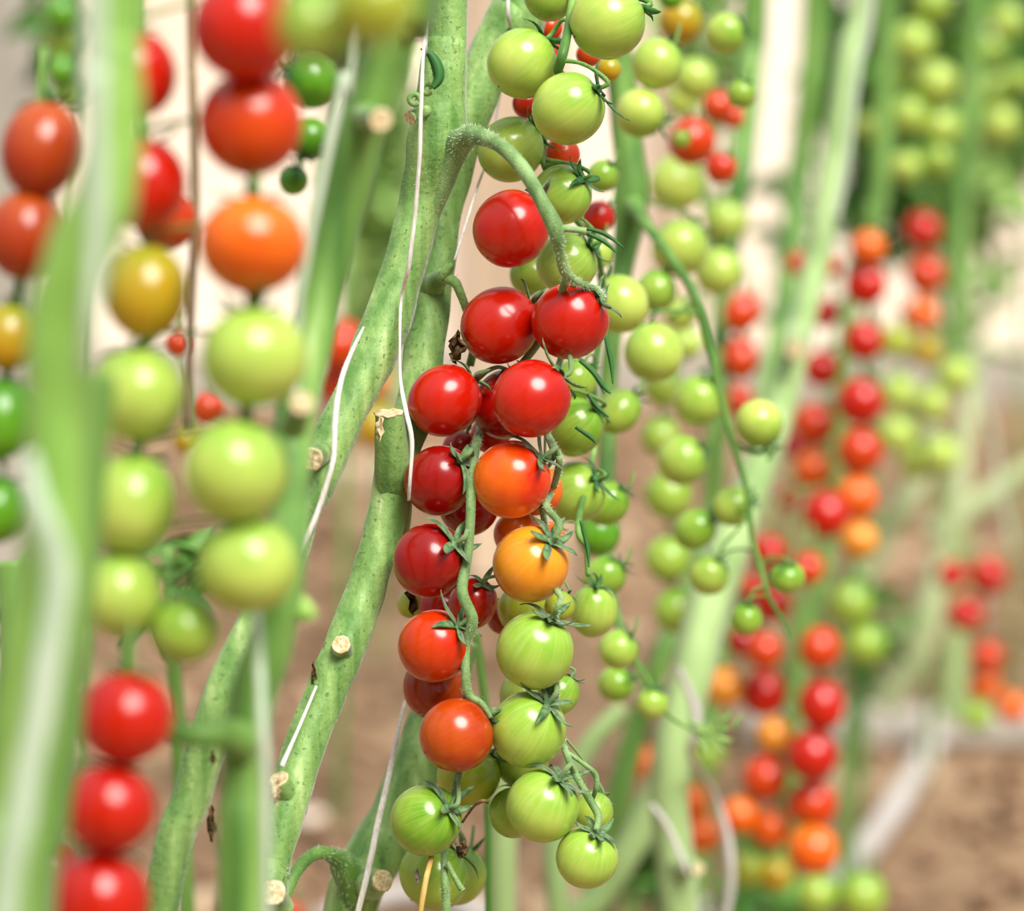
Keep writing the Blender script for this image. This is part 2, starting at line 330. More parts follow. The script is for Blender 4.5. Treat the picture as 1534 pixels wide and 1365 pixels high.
branch(p1, 'truss_stalk', [(850, 415, 12, 1.16), (815, 500, 12, 1.20), (770, 560, 12, 1.215), (728, 620, 12, 1.245), (713, 668, 14, 1.198), (707, 715, 16, 1.176), (705, 765, 15, 1.17), (701, 830, 14, 1.168), (692, 885, 18, 1.165), (708, 928, 17, 1.165), (698, 965, 13, 1.168), (697, 1005, 14, 1.168), (702, 1040, 14, 1.17), (722, 1055, 10, 1.17), (735, 1075, 8, 1.17)], hair=1300)
branch(p1, 'truss_stalk', [(700, 1035, 12, 1.175), (694, 1090, 11, 1.205), (689, 1150, 11, 1.195), (676, 1205, 11, 1.205), (667, 1260, 11, 1.20), (666, 1310, 11, 1.185), (668, 1350, 13, 1.185), (672, 1400, 12, 1.185)], hair=500)
stub(p1, [(670, 1292, 8), (680, 1312, 8), (692, 1333, 10)], 1.183, 'truss', 'short broken pedicel with brown end')
branch(p1, 'truss_stalk', [(860, 424, 10, 1.17), (845, 520, 10, 1.225), (815, 620, 10, 1.225), (828, 668, 12, 1.19), (838, 690, 11, 1.175), (828, 735, 10, 1.21), (818, 758, 12, 1.175), (838, 785, 11, 1.165), (832, 806, 10, 1.165)], hair=500)
branch(p1, 'truss_stalk', [(812, 760, 10, 1.19), (824, 840, 10, 1.225), (830, 878, 10, 1.175), (841, 897, 10, 1.165), (832, 922, 10, 1.165), (838, 985, 10, 1.225), (832, 1030, 11, 1.18), (836, 1080, 10, 1.225), (846, 1122, 10, 1.185), (862, 1160, 11, 1.175), (880, 1192, 12, 1.175), (896, 1222, 12, 1.172), (893, 1244, 9, 1.168)], hair=700)
branch(p1, 'pedicel', [(846, 1124, 7, 1.184), (872, 1143, 7, 1.18), (892, 1160, 8, 1.18), (893, 1180, 8, 1.18), (888, 1196, 7, 1.185)])
stub(p1, [(497, 672, 26, 1.165), (478, 682, 34, 1.150), (468, 688, 34, 1.138)], 1.15, 'stem', 'cut leaf stub with pale oval scar')
stub(p1, [(640, 165, 16, 1.19), (622, 172, 18, 1.18), (615, 176, 22, 1.178)], 1.19, 'stem', 'short brown-ended cut stub')
for q, sd in (((621, 149, 13), 4), ((640, 133, 11), 5)):
    w = P(q[0], q[1], 1.175); V, Fs = tube([(w.x + math.cos(a) * .0022, w.y - .0003 * a, w.z + math.sin(a) * .0022, .0013) for a in [k * .7 for k in range(9)]], 8); part('curled_shoot', V, Fs, MT['stem'], p1)
leaflet([(630, 73), (645, 82), (655, 100), (657, 118), (648, 132)], 1.168, [2, 12, 18, 16, 8], 'calyxd', p1, 'small_leaf', 'small dark green curled leaf')
# second plant: comes from the top right behind the first and runs down on the right
p2 = plant('downy green stem passing behind the front stem, with cut stubs, reaching the bottom at left',
  [(800, -60, 70, 1.262), (766, 20, 68, 1.26), (735, 90, 70, 1.255), (706, 165, 66, 1.25), (683, 240, 60, 1.245), (660, 330, 58, 1.238), (648, 420, 62, 1.23), (636, 520, 60, 1.22), (624, 610, 62, 1.21), (594, 690, 58, 1.20), (583, 760, 60, 1.20), (562, 840, 58, 1.195), (540, 905, 60, 1.19), (514, 975, 62, 1.18), (482, 1050, 62, 1.175), (448, 1140, 62, 1.165), (425, 1220, 60, 1.155), (405, 1300, 58, 1.15), (398, 1380, 58, 1.15)], hair=5200)
stub(p2, [(588, 830, 40, 1.215), (590, 770, 52, 1.206), (588, 715, 54, 1.196), (585, 665, 50, 1.190), (583, 632, 44, 1.187), (582, 620, 42, 1.186)], 1.18, 'stem', 'thick sawn-off side stem with torn pale rim')
stub(p2, [(515, 985, 44, 1.186), (512, 970, 32, 1.170), (511, 966, 27, 1.165)], 1.16, 'stem', 'small round leaf scar with whitish ring')
stub(p2, [(440, 1215, 46, 1.16), (428, 1188, 34, 1.152), (418, 1168, 30, 1.147)], 1.14, 'stem', 'torn papery side stub')
stub(p2, [(418, 1360, 46, 1.145), (412, 1344, 38, 1.136), (409, 1338, 38, 1.130)], 1.14, 'stem', 'pale torn stub at the bottom edge')
branch(p2, 'side_shoot', [(646, 428, 40, 1.222), (664, 413, 20, 1.208), (672, 402, 14, 1.205), (677, 396, 12, 1.205)], mat='stem')
branch(p2, 'side_shoot', [(660, 412, 22, 1.212), (680, 422, 16, 1.205), (690, 440, 14, 1.205), (700, 468, 12, 1.21), (712, 500, 12, 1.222), (704, 548, 12, 1.225)], mat='stem', hair=300)
scrap(p2, 684, 520, 1.19, 21, 'dry', 3); scrap(p2, 617, 890, 1.195, 15, 'dry', 5, el=2.0); scrap(p2, 470, 1010, 1.17, 7, 'dry', 8, el=2.6); scrap(p1, 692, 1272, 1.185, 12, 'dry', 9); scrap(p1, 318, 1235, 1.13, 11, 'dry', 12, el=2.4); scrap(p1, 318, 1135, 1.08, 10, 'dry', 17)
for (x, y, D, s, sd) in ((575, 648, 1.165, 13, 21), (424, 1172, 1.125, 15, 22), (458, 600, 0.955, 14, 23)): pass
scrap(p2, 569, 642, 1.166, 10, 'cut', 21, 'torn_skin', 'papery torn pale skin', 1.9); scrap(p2, 413, 1186, 1.125, 14, 'cut', 22, 'torn_skin', 'papery torn pale skin', 1.3)
# third plant: lower centre
p3 = plant('broad green stem with white string behind the lowest left tomatoes, bottom centre',
  [(690, 960, 56, 1.30), (662, 1050, 72, 1.30), (628, 1140, 76, 1.29), (592, 1230, 80, 1.28), (555, 1300, 84, 1.27), (520, 1390, 80, 1.27)], hair=2600, up=0)
branch(p3, 'side_shoot', [(535, 1345, 50, 1.26), (516, 1300, 44, 1.25), (500, 1283, 24, 1.24), (475, 1278, 20, 1.23), (450, 1297, 19, 1.22), (432, 1330, 18, 1.21), (418, 1365, 16, 1.20), (405, 1410, 14, 1.20)], mat='stemd', hair=700)
stub(p3, [(555, 1325, 50, 1.25), (566, 1322, 36, 1.235), (573, 1320, 32, 1.228)], 1.23, 'stem', 'blunt cut stub with torn edge')
# fourth plant: mid-left, out of focus in front
p4 = plant('blurred green stem leaning from top left of centre down behind the front green tomatoes',
  [(640, -140, 66, .97), (597, 30, 66, .97), (566, 130, 70, .975), (530, 240, 74, .98), (497, 370, 70, .98), (468, 500, 66, .975), (440, 640, 62, .96), (432, 760, 58, .94), (428, 860, 60, .92), (408, 950, 66, .92), (376, 1060, 70, .92), (364, 1180, 68, .92), (360, 1380, 70, .92)], mat='stemd', rib=0.05)
stub(p4, [(548, 175, 44, .97), (562, 178, 34, .95), (570, 180, 34, .94)], .95, 'stemd', 'round whitish cut scar')
stub(p4, [(440, 640, 40, .93), (450, 615, 32, .915), (452, 604, 34, .90)], .93, 'stemd', 'white torn cut end')
stub(p4, [(430, 900, 50, .93), (455, 915, 36, .92), (468, 925, 22, .92)], .92, 'stemb')
branch(p4, 'side_shoot', [(366, 1110, 60, .91), (330, 1098, 48, .90), (295, 1102, 36, .895), (262, 1094, 34, .90), (225, 1050, 30, .91)], mat='stemd')
# fifth plant: nearest, far left
p5 = plant('very blurred thick green stem nearest the camera, running down the left edge',
  [(170, -60, 84, .74), (168, 60, 84, .74), (172, 180, 88, .74), (158, 290, 96, .74), (122, 380, 104, .74), (92, 480, 100, .74), (86, 600, 92, .74), (84, 740, 92, .74), (78, 860, 100, .74), (62, 980, 108, .74), (48, 1100, 104, .74), (30, 1240, 104, .74), (10, 1400, 108, .74)], mat='stemb', rib=0.04)
p6 = plant('blurred green stem partly hidden behind the nearest stem at bottom left',
  [(150, 560, 50, .80), (130, 740, 56, .80), (112, 880, 64, .80), (96, 1000, 70, .80), (84, 1130, 70, .80), (66, 1260, 66, .80), (48, 1400, 66, .80)], mat='stemd', up=0)
# plants behind on the right
p7 = plant('slim green stem behind the ripe truss, carrying the long green truss on the right',
  [(905, -60, 36, 1.50), (925, 80, 40, 1.50), (938, 200, 42, 1.50), (945, 300, 50, 1.50), (935, 380, 34, 1.50), (916, 520, 28, 1.49), (910, 660, 24, 1.48), (908, 780, 22, 1.46), (915, 880, 16, 1.44), (935, 960, 12, 1.42), (965, 1010, 9, 1.42), (1000, 1070, 6, 1.42), (1040, 1095, 5, 1.42)], mat='stemd', down=False)
branch(p7, 'truss_stalk', [(945, 300, 34, 1.50), (965, 332, 20, 1.47), (1000, 378, 15, 1.44), (1040, 440, 14, 1.42), (1062, 520, 13, 1.42), (1082, 600, 12, 1.42), (1100, 670, 11, 1.42), (1118, 730, 9, 1.42), (1126, 800, 9, 1.42), (1142, 862, 10, 1.42), (1152, 895, 8, 1.42), (1172, 930, 7, 1.42), (1182, 955, 5, 1.42)], mat='stemd')
for pp in ([(1150, 690, 5), (1165, 668, 5)], [(1105, 672, 5), (1135, 680, 5), (1155, 672, 5)], [(1135, 850, 6), (1155, 840, 5), (1172, 850, 5)], [(1145, 880, 5), (1128, 885, 5), (1122, 908, 5)], [(1075, 560, 6), (1050, 570, 6)], [(1122, 765, 5), (1108, 790, 5), (1085, 815, 5), (1075, 838, 4)], [(1125, 790, 5), (1120, 730, 5)], [(1040, 450, 6), (1005, 478, 6)], [(950, 1005, 6), (968, 1032, 5)]):
    branch(p7, 'pedicel', pp, 1.42, 'stemd', 6, step=4)
p8 = plant('pale green stem with white clips rising from bottom right of centre to the top right',
  [(1300, -60, 38, 2.05), (1275, 80, 38, 2.02), (1250, 230, 38, 1.98), (1228, 370, 38, 1.93), (1202, 480, 42, 1.88), (1172, 600, 46, 1.83), (1138, 700, 52, 1.78), (1100, 800, 60, 1.74), (1062, 910, 62, 1.70), (1038, 1010, 60, 1.68), (1012, 1110, 58, 1.67), (1004, 1200, 58, 1.67), (1014, 1300, 56, 1.67), (1020, 1390, 56, 1.67)], mat='stemp')
stub(p8, [(1020, 1300, 36, 1.66), (1038, 1298, 22, 1.64), (1046, 1302, 18, 1.63)], 1.6, 'stemp', 'small blurred cut stub')
stub(p8, [(1195, 500, 40, 1.86), (1190, 520, 30, 1.82), (1192, 524, 30, 1.81)], 1.8, 'stemp', 'whitish cut scar')
p9 = plant('dark green stem left of the pale clipped stem at top right', [(1222, -60, 34, 2.5), (1212, 120, 34, 2.5), (1196, 280, 34, 2.5), (1176, 440, 34, 2.45), (1150, 590, 32, 2.4), (1120, 760, 32, 2.35), (1090, 900, 32, 2.35), (1060, 1100, 34, 2.3), (1030, 1380, 36, 2.3)], mat='stemd')
p10 = plant('green stem at top beside the bright gap, right of the green trusses', [(1132, -60, 40, 2.05), (1122, 100, 40, 2.05), (1108, 260, 36, 2.0), (1085, 420, 32, 2.0), (1075, 600, 30, 1.95), (1060, 800, 30, 1.95), (1000, 960, 34, 1.9), (950, 1100, 36, 1.9), (915, 1240, 36, 1.9), (880, 1380, 38, 1.9)], mat='stemd')
for k, (lab, path, D, m) in enumerate([
 ('pale blurred stem standing just right of the lowest green tomatoes at the bottom', [(770, 1050, 34), (756, 1200, 40), (752, 1380, 42)], 1.62, 'stemp'),
 ('thin green stalk rising straight between the two lowest clusters', [(712, 950, 14), (727, 1060, 13), (731, 1200, 12), (732, 1390, 12)], 1.33, 'stemd'),
 ('pale stem curving beneath the lowest green tomato at the bottom', [(935, 1060, 30), (880, 1120, 30), (832, 1230, 32), (838, 1390, 36)], 1.75, 'stemp'),
 ('blurred green stem slanting left from the brown gap near the bottom', [(1000, 1120, 36), (970, 1220, 44), (900, 1340, 44), (850, 1400, 44)], 1.85, 'stemp'),
 ('pale stem leaning in the soil gap left of the far right tomatoes', [(1462, 560, 28), (1440, 680, 32), (1425, 800, 38), (1398, 890, 44), (1372, 985, 44), (1320, 1060, 44)], 2.75, 'stemw'),
 ('pale stem under the far right green tomatoes, slanting to lower left', [(1400, 640, 30), (1370, 730, 40), (1325, 800, 42), (1288, 880, 36)], 2.6, 'stemw'),
 ('pale stem at the right edge slanting up out of the picture', [(1600, 670, 34), (1520, 715, 34), (1450, 765, 38), (1390, 800, 30)], 2.9, 'stemw'),
 ('dark green stem among the leaves near the top right corner', [(1462, -60, 34), (1458, 120, 34), (1440, 260, 34), (1430, 420, 32), (1440, 560, 28)], 2.9, 'stemd'),
 ('green stem along the top right edge of the picture', [(1330, -60, 30), (1325, 160, 30), (1310, 330, 28), (1270, 480, 28), (1255, 640, 28), (1240, 820, 26), (1195, 1000, 26), (1180, 1370, 26)], 2.45, 'stemd'),
 ('grey-green bare stem rising behind the small tomatoes at far right', [(1440, 880, 30), (1432, 960, 32), (1428, 1040, 34), (1425, 1075, 34)], 2.95, 'stemp'),
 ('thin brownish stalk beside the bright gap behind the reddish tomatoes at left', [(284, -60, 14), (288, 120, 14), (292, 300, 15), (286, 460, 14), (280, 640, 12)], .98, 'brown'),
 ('blurred green stem behind the front green tomatoes at bottom left', [(20, 840, 50), (28, 960, 54), (22, 1100, 50), (14, 1380, 50)], 1.35, 'stemd'),
 ]):
    plant(lab, path, D, m, 10, 0.04, up=0.4 if path[0][1] < 0 else 0, down=path[-1][1] > 1340)
# strings
twine('white string running down the front of the main crossing stem', [(640, -60, 4.5, 1.17), (637, 40, 4.5, 1.165), (633, 100, 5.5, 1.158), (631, 160, 6, 1.155), (628, 240, 6, 1.157), (622, 320, 6.5, 1.163), (612, 400, 6.5, 1.168), (601, 450, 5, 1.180), (599, 520, 4, 1.172), (600, 570, 5.5, 1.170), (608, 615, 7, 1.165), (617, 660, 7, 1.163), (614, 720, 5, 1.165), (612, 750, 4, 1.172)])
twine('white string crossing the left branch of the main stem above the oval scar', [(545, 490, 3, 1.165), (528, 525, 6, 1.15), (511, 570, 8, 1.14), (502, 630, 9, 1.13), (499, 690, 8, 1.125), (478, 760, 8, 1.125), (449, 832, 8, 1.125)], up=False)
twine('short white string stretched between a dry scrap and the torn stub', [(474, 1028, 4, 1.165), (450, 1085, 5, 1.15), (422, 1148, 7, 1.135)], up=False)
twine('thin pale string from the top of the picture down to the cut side shoot', [(762, -60, 6, 1.24), (761, 20, 6, 1.235), (764, 44, 5, 1.25), (755, 100, 3, 1.30), (735, 220, 4, 1.26), (712, 290, 4, 1.23), (681, 390, 4, 1.21)], up=False)
twine('white string lying down the broad stem at bottom centre', [(607, 1050, 5, 1.26), (585, 1150, 9, 1.235), (565, 1240, 10, 1.225), (550, 1310, 9, 1.222), (530, 1390, 9, 1.218)], up=False)
twine('blurred pale string hanging along the leaning stem left of centre', [(540, -50, 8, .93), (515, 110, 14, .93), (497, 200, 16, .93), (466, 350, 15, .93), (450, 440, 15, .93), (446, 520, 13, .93), (440, 620, 10, .92)], mat='tape')
twine('blurred white string beside the lower stem at bottom left', [(383, 900, 14, .90), (388, 980, 17, .88), (393, 1080, 17, .87), (397, 1160, 17, .87), (398, 1260, 16, .87), (400, 1390, 14, .87)], mat='tape', up=False)
twine('broad pale blurred string straight down the nearest stem at top left', [(142, -60, 36, .715), (143, 100, 36, .715), (145, 250, 36, .715), (143, 380, 32, .715), (134, 480, 26, .715), (125, 560, 18, .722)], mat='tape', flat=.35)
twine('broad pale blurred string winding down the nearest stem at bottom left', [(44, 680, 20, .722), (60, 760, 36, .715), (88, 850, 44, .715), (78, 950, 44, .715), (60, 1050, 42, .715), (40, 1170, 42, .715), (18, 1290, 44, .715), (0, 1400, 44, .715)], mat='tape', flat=.35, up=False)
twine('blurred white string winding off the pale stem and looping down past the orange tomatoes', [(1016, 1000, 8, 1.60), (1040, 1055, 15, 1.60), (1044, 1092, 15, 1.60), (1034, 1125, 12, 1.61), (1048, 1155, 13, 1.65), (1070, 1195, 15, 1.69), (1087, 1245, 16, 1.7), (1095, 1300, 16, 1.7), (1091, 1350, 14, 1.7), (1080, 1400, 14, 1.7)], None, 'hose', up=False)
twine('blurred white string crossing the pale stem low at the bottom', [(975, 1205, 8), (1000, 1238, 9), (1018, 1280, 10), (1030, 1310, 4)], 1.59, 'hose', up=False)
twine('thin pale string slanting through the soil gap near the right edge', [(1455, 540, 6), (1485, 640, 8), (1500, 740, 8), (1520, 830, 6)], 2.6, 'tape', up=False)
twine('thin bright string along the pale stem at top right', [(1308, -50, 12), (1285, 100, 12), (1268, 240, 12), (1250, 330, 12)], 1.9, 'tape')
V, Fs = tube(px([(646, 1284, 8, 1.180), (640, 1310, 9, 1.172), (633, 1345, 9, 1.17), (626, 1400, 9, 1.17)]), 8, rough=.2)
tag(link('dry_straw', mesh('dry_straw', V, Fs, MT['straw'])), 'dry yellow straw in front of the lowest left green tomato', 'straw')
V, Fs = tube(px([(693, 1232, 4, 1.178), (710, 1208, 4, 1.172), (722, 1200, 6, 1.17), (732, 1202, 5, 1.17)]), 6, rough=.2)
tag(link('dry_twig', mesh('dry_twig', V, Fs, MT['dry'])), 'thin brown bent dry twig right of the lower left green tomato', 'twig')

# ------------------------------------------------------------------ tomatoes
def fruit_mesh(key, hi):
    n, m = (40, 26) if hi else (24, 16); V = []; Fs = []; 
    for i in range(1, m):
        th = math.pi * i / m
        for k in range(n):
            ph = 2 * math.pi * k / n
            r = 1 - 0.13 * math.exp(-(th / 0.26) ** 2) - 0.015 * math.exp(-((math.pi - th) / 0.2) ** 2) + 0.015 * math.exp(-((th - .75) / .4) ** 2)
            r += 0.010 * math.sin(3 * ph + 1) * math.sin(th) + 0.008 * math.cos(5 * ph) * math.exp(-(th - .4) ** 2 / .15)
            V.append((r * math.sin(th) * math.cos(ph), r * math.sin(th) * math.sin(ph), r * math.cos(th)))
    V += [(0, 0, 0.865), (0, 0, -0.992)]
    for i in range(m - 2):
        for k in range(n): Fs.append((i * n + k, (i + 1) * n + k, (i + 1) * n + (k + 1) % n, i * n + (k + 1) % n))
    a = len(V) - 2
    for k in range(n): Fs.append((a, k, (k + 1) % n)); Fs.append((a + 1, (m - 2) * n + (k + 1) % n, (m - 2) * n + k))
    o = len(V)                                   # the small dark blossom point
    for k in range(6): V.append((0.035 * math.cos(k * 1.047), 0.035 * math.sin(k * 1.047), -0.97))
    V.append((0, 0, -1.035)); Fs += [(o + 6, o + (k + 1) % 6, o + k) for k in range(6)]
    me = mesh('cherry_tomato', V, Fs, [FM[key], MT['dry']])
    for p in me.polygons[-6:]: p.material_index = 1
    return me
FRUIT = {}
def get_fruit(k, hi):
    if (k, hi) not in FRUIT: FRUIT[(k, hi)] = fruit_mesh(k, hi)
    return FRUIT[(k, hi)]
def sepal_geo(length=0.8, lift=0.2, wd=0.085, tip=0.0, side=0.0, z0=0.90):
    V = []; Fs = []; n = 9
    for i in range(n):
        u = i / (n - 1); rho = 0.04 + length * u * (1 - 0.18 * max(lift, 0) * u); z = z0 + 0.07 * min(1, u * 5) + lift * u * u + tip * u ** 4
        wv = wd * (0.55 + 1.6 * u) * (1 - u) ** 0.75 * 1.5 + 0.006; y0 = side * u * u
        V += [(rho, y0 - wv, z + wv * .35), (rho, y0, z - .015), (rho, y0 + wv, z + wv * .35), (rho, y0, z + .02)]
    for i in range(n - 1):
        for k in range(4): Fs.append((i * 4 + k, i * 4 + (k + 1) % 4, i * 4 + 4 + (k + 1) % 4, i * 4 + 4 + k))
    Fs += [(3, 2, 1, 0), tuple(len(V) - 4 + k for k in range(4))]
    return V, Fs
SGEO = [sepal_geo(.80, -.02, .085, .25, .12), sepal_geo(.92, .22, .075, .1, -.14), sepal_geo(.70, .38, .09, -.25, .1), sepal_geo(.88, .06, .08, -.30, -.05), sepal_geo(.62, -.12, .09, .4, .2)]
SEP = {m: [mesh('sepal', v, f, MT[m]) for v, f in SGEO] for m in ('calyx', 'calyxd')}
def hub_geo():
    return tube([(0, 0, .84, .11), (0, 0, .90, .13), (0, 0, .955, .15), (0, 0, .99, .09), (0, 0, 1.03, .075)], 10, .1, 5, 0, 2)
HUB = {m: mesh('calyx', *hub_geo(), MT[m]) for m in ('calyx', 'calyxd')}
def rotz(V, a, s=1): c, q = math.cos(a), math.sin(a); return [(x * c - y * q, x * q + y * c, z) for x, y, z in V]
FULL = {}
for m in ('calyx', 'calyxd'):
    L = [hub_geo()] + [(rotz(SGEO[k][0], k * 1.257 + .1 * k), SGEO[k][1]) for k in range(5)]
    V, Fs = join(L); FULL[m] = mesh('calyx', V, Fs, MT[m])
ORD = ['topmost', 'second', 'third', 'fourth', 'fifth', 'sixth', 'seventh', 'eighth', 'ninth', 'tenth', 'eleventh', 'twelfth', 'thirteenth', 'fourteenth']
T = []
def cluster(where, group, D, items, det=0, cal=None, sepmat='calyxd'):
    """items: (x, y, r, tone[, {options}]); labels count from the top within the named cluster"""
    order = sorted(range(len(items)), key=lambda i: items[i][1])
    for rank, i in enumerate(order):
        it = items[i]; op = it[4] if len(it) > 4 else {}
        if 'L' in op: lab = op['L']
        else:
            n = len(items); pos = 'topmost' if rank == 0 else ('lowest' if rank == n - 1 else ORD[rank] + ' down')
            lab = '%s tomato, %s %s' % (CW[it[3]], pos, where)
        T.append(dict(x=it[0], y=it[1], r=it[2], k=it[3], D=op.get('D', D), ry=op.get('ry', it[2]), c=op.get('c', cal), b=op.get('b', 0), L=lab, g=group, det=op.get('det', det), sm=op.get('s', sepmat), ped=op.get('p')))
c = dict
M = 'tomatoes of the ripe truss in focus'
cluster('of the ripe truss in focus', M, 1.185, [
 (766, 343, 57, 'R', c(c=(800, 298), b=1, ry=60, L='bright red tomato hanging highest on the truss, alone under the arched stalk')),
 (749, 488, 57, 'R', c(c=(798, 452), b=1, ry=64, L='bright red tomato left of the pair below the arched stalk', D=1.19)),
 (854, 481, 57, 'R', c(c=(903, 446), b=0, ry=60, L='bright red tomato right of the pair, at the end of the arched stalk', D=1.18, p=0)),
 (666, 600, 53, 'R', c(c=(708, 566), b=1, ry=60, L='red tomato touching the green stem, left of the two overlapping tomatoes', D=1.19)),
 (796, 598, 58, 'R', c(c=(842, 562), b=1, ry=60, D=1.165, L='bright red round tomato in front of a darker one, under the upper pair')),
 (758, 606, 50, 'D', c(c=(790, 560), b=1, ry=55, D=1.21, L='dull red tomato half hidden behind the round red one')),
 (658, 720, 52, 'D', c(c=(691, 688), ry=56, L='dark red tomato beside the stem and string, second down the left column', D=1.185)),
 (766, 719, 58, 'T', c(c=(812, 685), ry=60, L='tomato shading from red to orange, below the overlapping red pair', D=1.175)),
 (644, 841, 55, 'D', c(c=(683, 813), ry=57, L='dark red glossy tomato in the left column, beside the bend of the stem', D=1.175)),
 (795, 846, 57, 'Y', c(c=(827, 809), ry=58, L='amber yellow-orange tomato in the middle of the right column', D=1.175)),
 (651, 968, 54, 'O', c(c=(688, 935), ry=57, L='red-orange tomato in the left column, left of the topmost sharp green one', D=1.175)),
 (683, 1102, 54, 'U', c(c=(728, 1078), b=1, ry=57, L='burnt orange tomato, lowest ripe one of the left column', D=1.17)),
 (801, 975, 58, 'P', c(c=(826, 926), ry=59, L='large pale green tomato directly under the amber one', D=1.175)),
 (791, 1093, 57, 'P', c(c=(822, 1050), ry=58, L='green tomato right of the burnt orange one, second in the green column', D=1.175)),
 (813, 1208, 55, 'P', c(c=(840, 1164), ry=54, L='green tomato third down the sharp green column, above the lowest one', D=1.175)),
 (879, 1285, 47, 'P', c(c=(895, 1246), ry=46, L='small green tomato at the very tip of the right column, bottom', D=1.175)),
 (638, 1229, 52, 'G', c(c=(674, 1205), ry=55, L='green tomato with long dark sepals, at the foot of the left column', D=1.18)),
 (650, 1312, 54, 'G', c(c=(690, 1275), b=1, ry=48, D=1.225, L='green tomato with a shrivelled flower on it, at the bottom edge')),
 (686, 1312, 42, 'G', c(c=None, ry=46, D=1.26, L='green tomato mostly hidden behind the one with the shrivelled flower')),
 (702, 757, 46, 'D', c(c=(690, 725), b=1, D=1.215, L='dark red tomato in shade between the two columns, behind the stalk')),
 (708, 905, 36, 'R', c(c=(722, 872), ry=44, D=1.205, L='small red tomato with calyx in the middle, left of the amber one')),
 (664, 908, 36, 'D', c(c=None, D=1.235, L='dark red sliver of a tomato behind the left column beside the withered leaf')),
 (652, 1028, 48, 'B', c(c=None, ry=52, D=1.205, L='brownish red tomato tucked behind, between the last two ripe left ones')),
 (806, 735, 37, 'A', c(c=None, D=1.215, L='orange tomato peeking out right of the red and orange one')),
 (775, 800, 36, 'A', c(c=None, D=1.225, L='orange tomato glimpsed behind, just above the amber one')),
 (826, 802, 20, 'A', c(c=None, D=1.235, L='small orange patch of tomato behind the pedicel above the amber one')),
 (754, 925, 26, 'B', c(c=None, D=1.24, L='brown-orange tomato hidden left below the amber one')),
 (702, 1162, 47, 'L', c(c=None, D=1.22, ry=48, L='olive green and yellow tomato behind, under the burnt orange one')),
 (836, 1040, 31, 'G', c(c=None, D=1.21, ry=34, L='green tomato peeking out right between the first two sharp green ones')),
 (782, 1042, 34, 'P', c(c=None, D=1.24, L='pale green tomato glimpsed left between the first two sharp green ones')),
 (782, 1142, 40, 'G', c(c=None, D=1.225, L='dull green tomato behind, between the second and third of the green column')),
 (770, 1218, 38, 'G', c(c=None, D=1.215, L='green tomato peeking out left of the third in the green column')),
 (888, 1217, 31, 'G', c(c=(900, 1195), b=1, D=1.215, L='small green tomato behind the stalk near the truss tip')),
 (787, 912, 42, 'L', c(c=None, D=1.235, L='olive green tomato behind and just below the amber one')),
 (838, 908, 23, 'L', c(c=None, D=1.215, L='small olive tomato peeking out at lower right of the amber one')),
 (735, 650, 30, 'R', c(c=None, D=1.235, L='red tomato glimpsed in the gap under the two overlapping red ones')),
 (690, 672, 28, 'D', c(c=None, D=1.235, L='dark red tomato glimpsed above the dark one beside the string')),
 (617, 903, 21, 'L', c(c=None, D=1.25, ry=28, L='yellow-green tomato peeking out at the left of the column near the withered leaf')),
], 2, None, 'calyx')
U = 'green tomatoes of the upper truss in focus'
cluster('of the upper green truss', U, 1.22, [
 (910, 33, 57, 'P', c(c=(962, 8), b=1, ry=56, D=1.19, L='largest pale green tomato at the top of the upper green truss')),
 (782, 95, 53, 'P', c(c=(818, 58), b=1, ry=52, D=1.20, L='pale green tomato left of the dark stalk, beside the string')),
 (851, 163, 54, 'P', c(c=(895, 134), b=0, ry=56, D=1.18, L='big pale green tomato in front of red ones, upper centre')),
 (765, 224, 48, 'P', c(c=(800, 190), b=1, ry=53, D=1.225, L='green tomato just behind the arched stalk, above the highest red one')),
 (842, 292, 45, 'P', c(c=(874, 270), b=0, ry=45, D=1.205, L='green tomato right of the arched stalk with dark curling sepals')),
 (824, -8, 40, 'G', c(c=None, D=1.22, L='green tomato cut off by the top edge, left of the largest one')),
 (849, 395, 46, 'P', c(c=(886, 368), b=0, ry=46, D=1.235, L='pale green tomato behind the lower end of the arched stalk')),
 (795, 412, 32, 'G', c(c=None, D=1.27, L='shaded green tomato directly above the upper red pair')),
 (842, 232, 27, 'O', c(c=None, D=1.25, L='orange-red tomato peeking out under the big green one')),
 (823, 42, 20, 'O', c(c=None, D=1.27, L='orange-red tomato behind the dark stalk near the top')),
 (828, 78, 20, 'O', c(c=None, D=1.28, L='small orange tomato behind the dark stalk, left of the big green one')),
 (882, 82, 19, 'O', c(c=None, D=1.27, L='orange-red tomato just below the largest green one')),
 (789, 156, 22, 'R', c(c=None, D=1.25, L='red tomato in the gap under the green one beside the string')),
 (912, 104, 19, 'V', c(c=None, D=1.30, L='yellowish tomato in the gap right of the orange-red one')),
], 2)
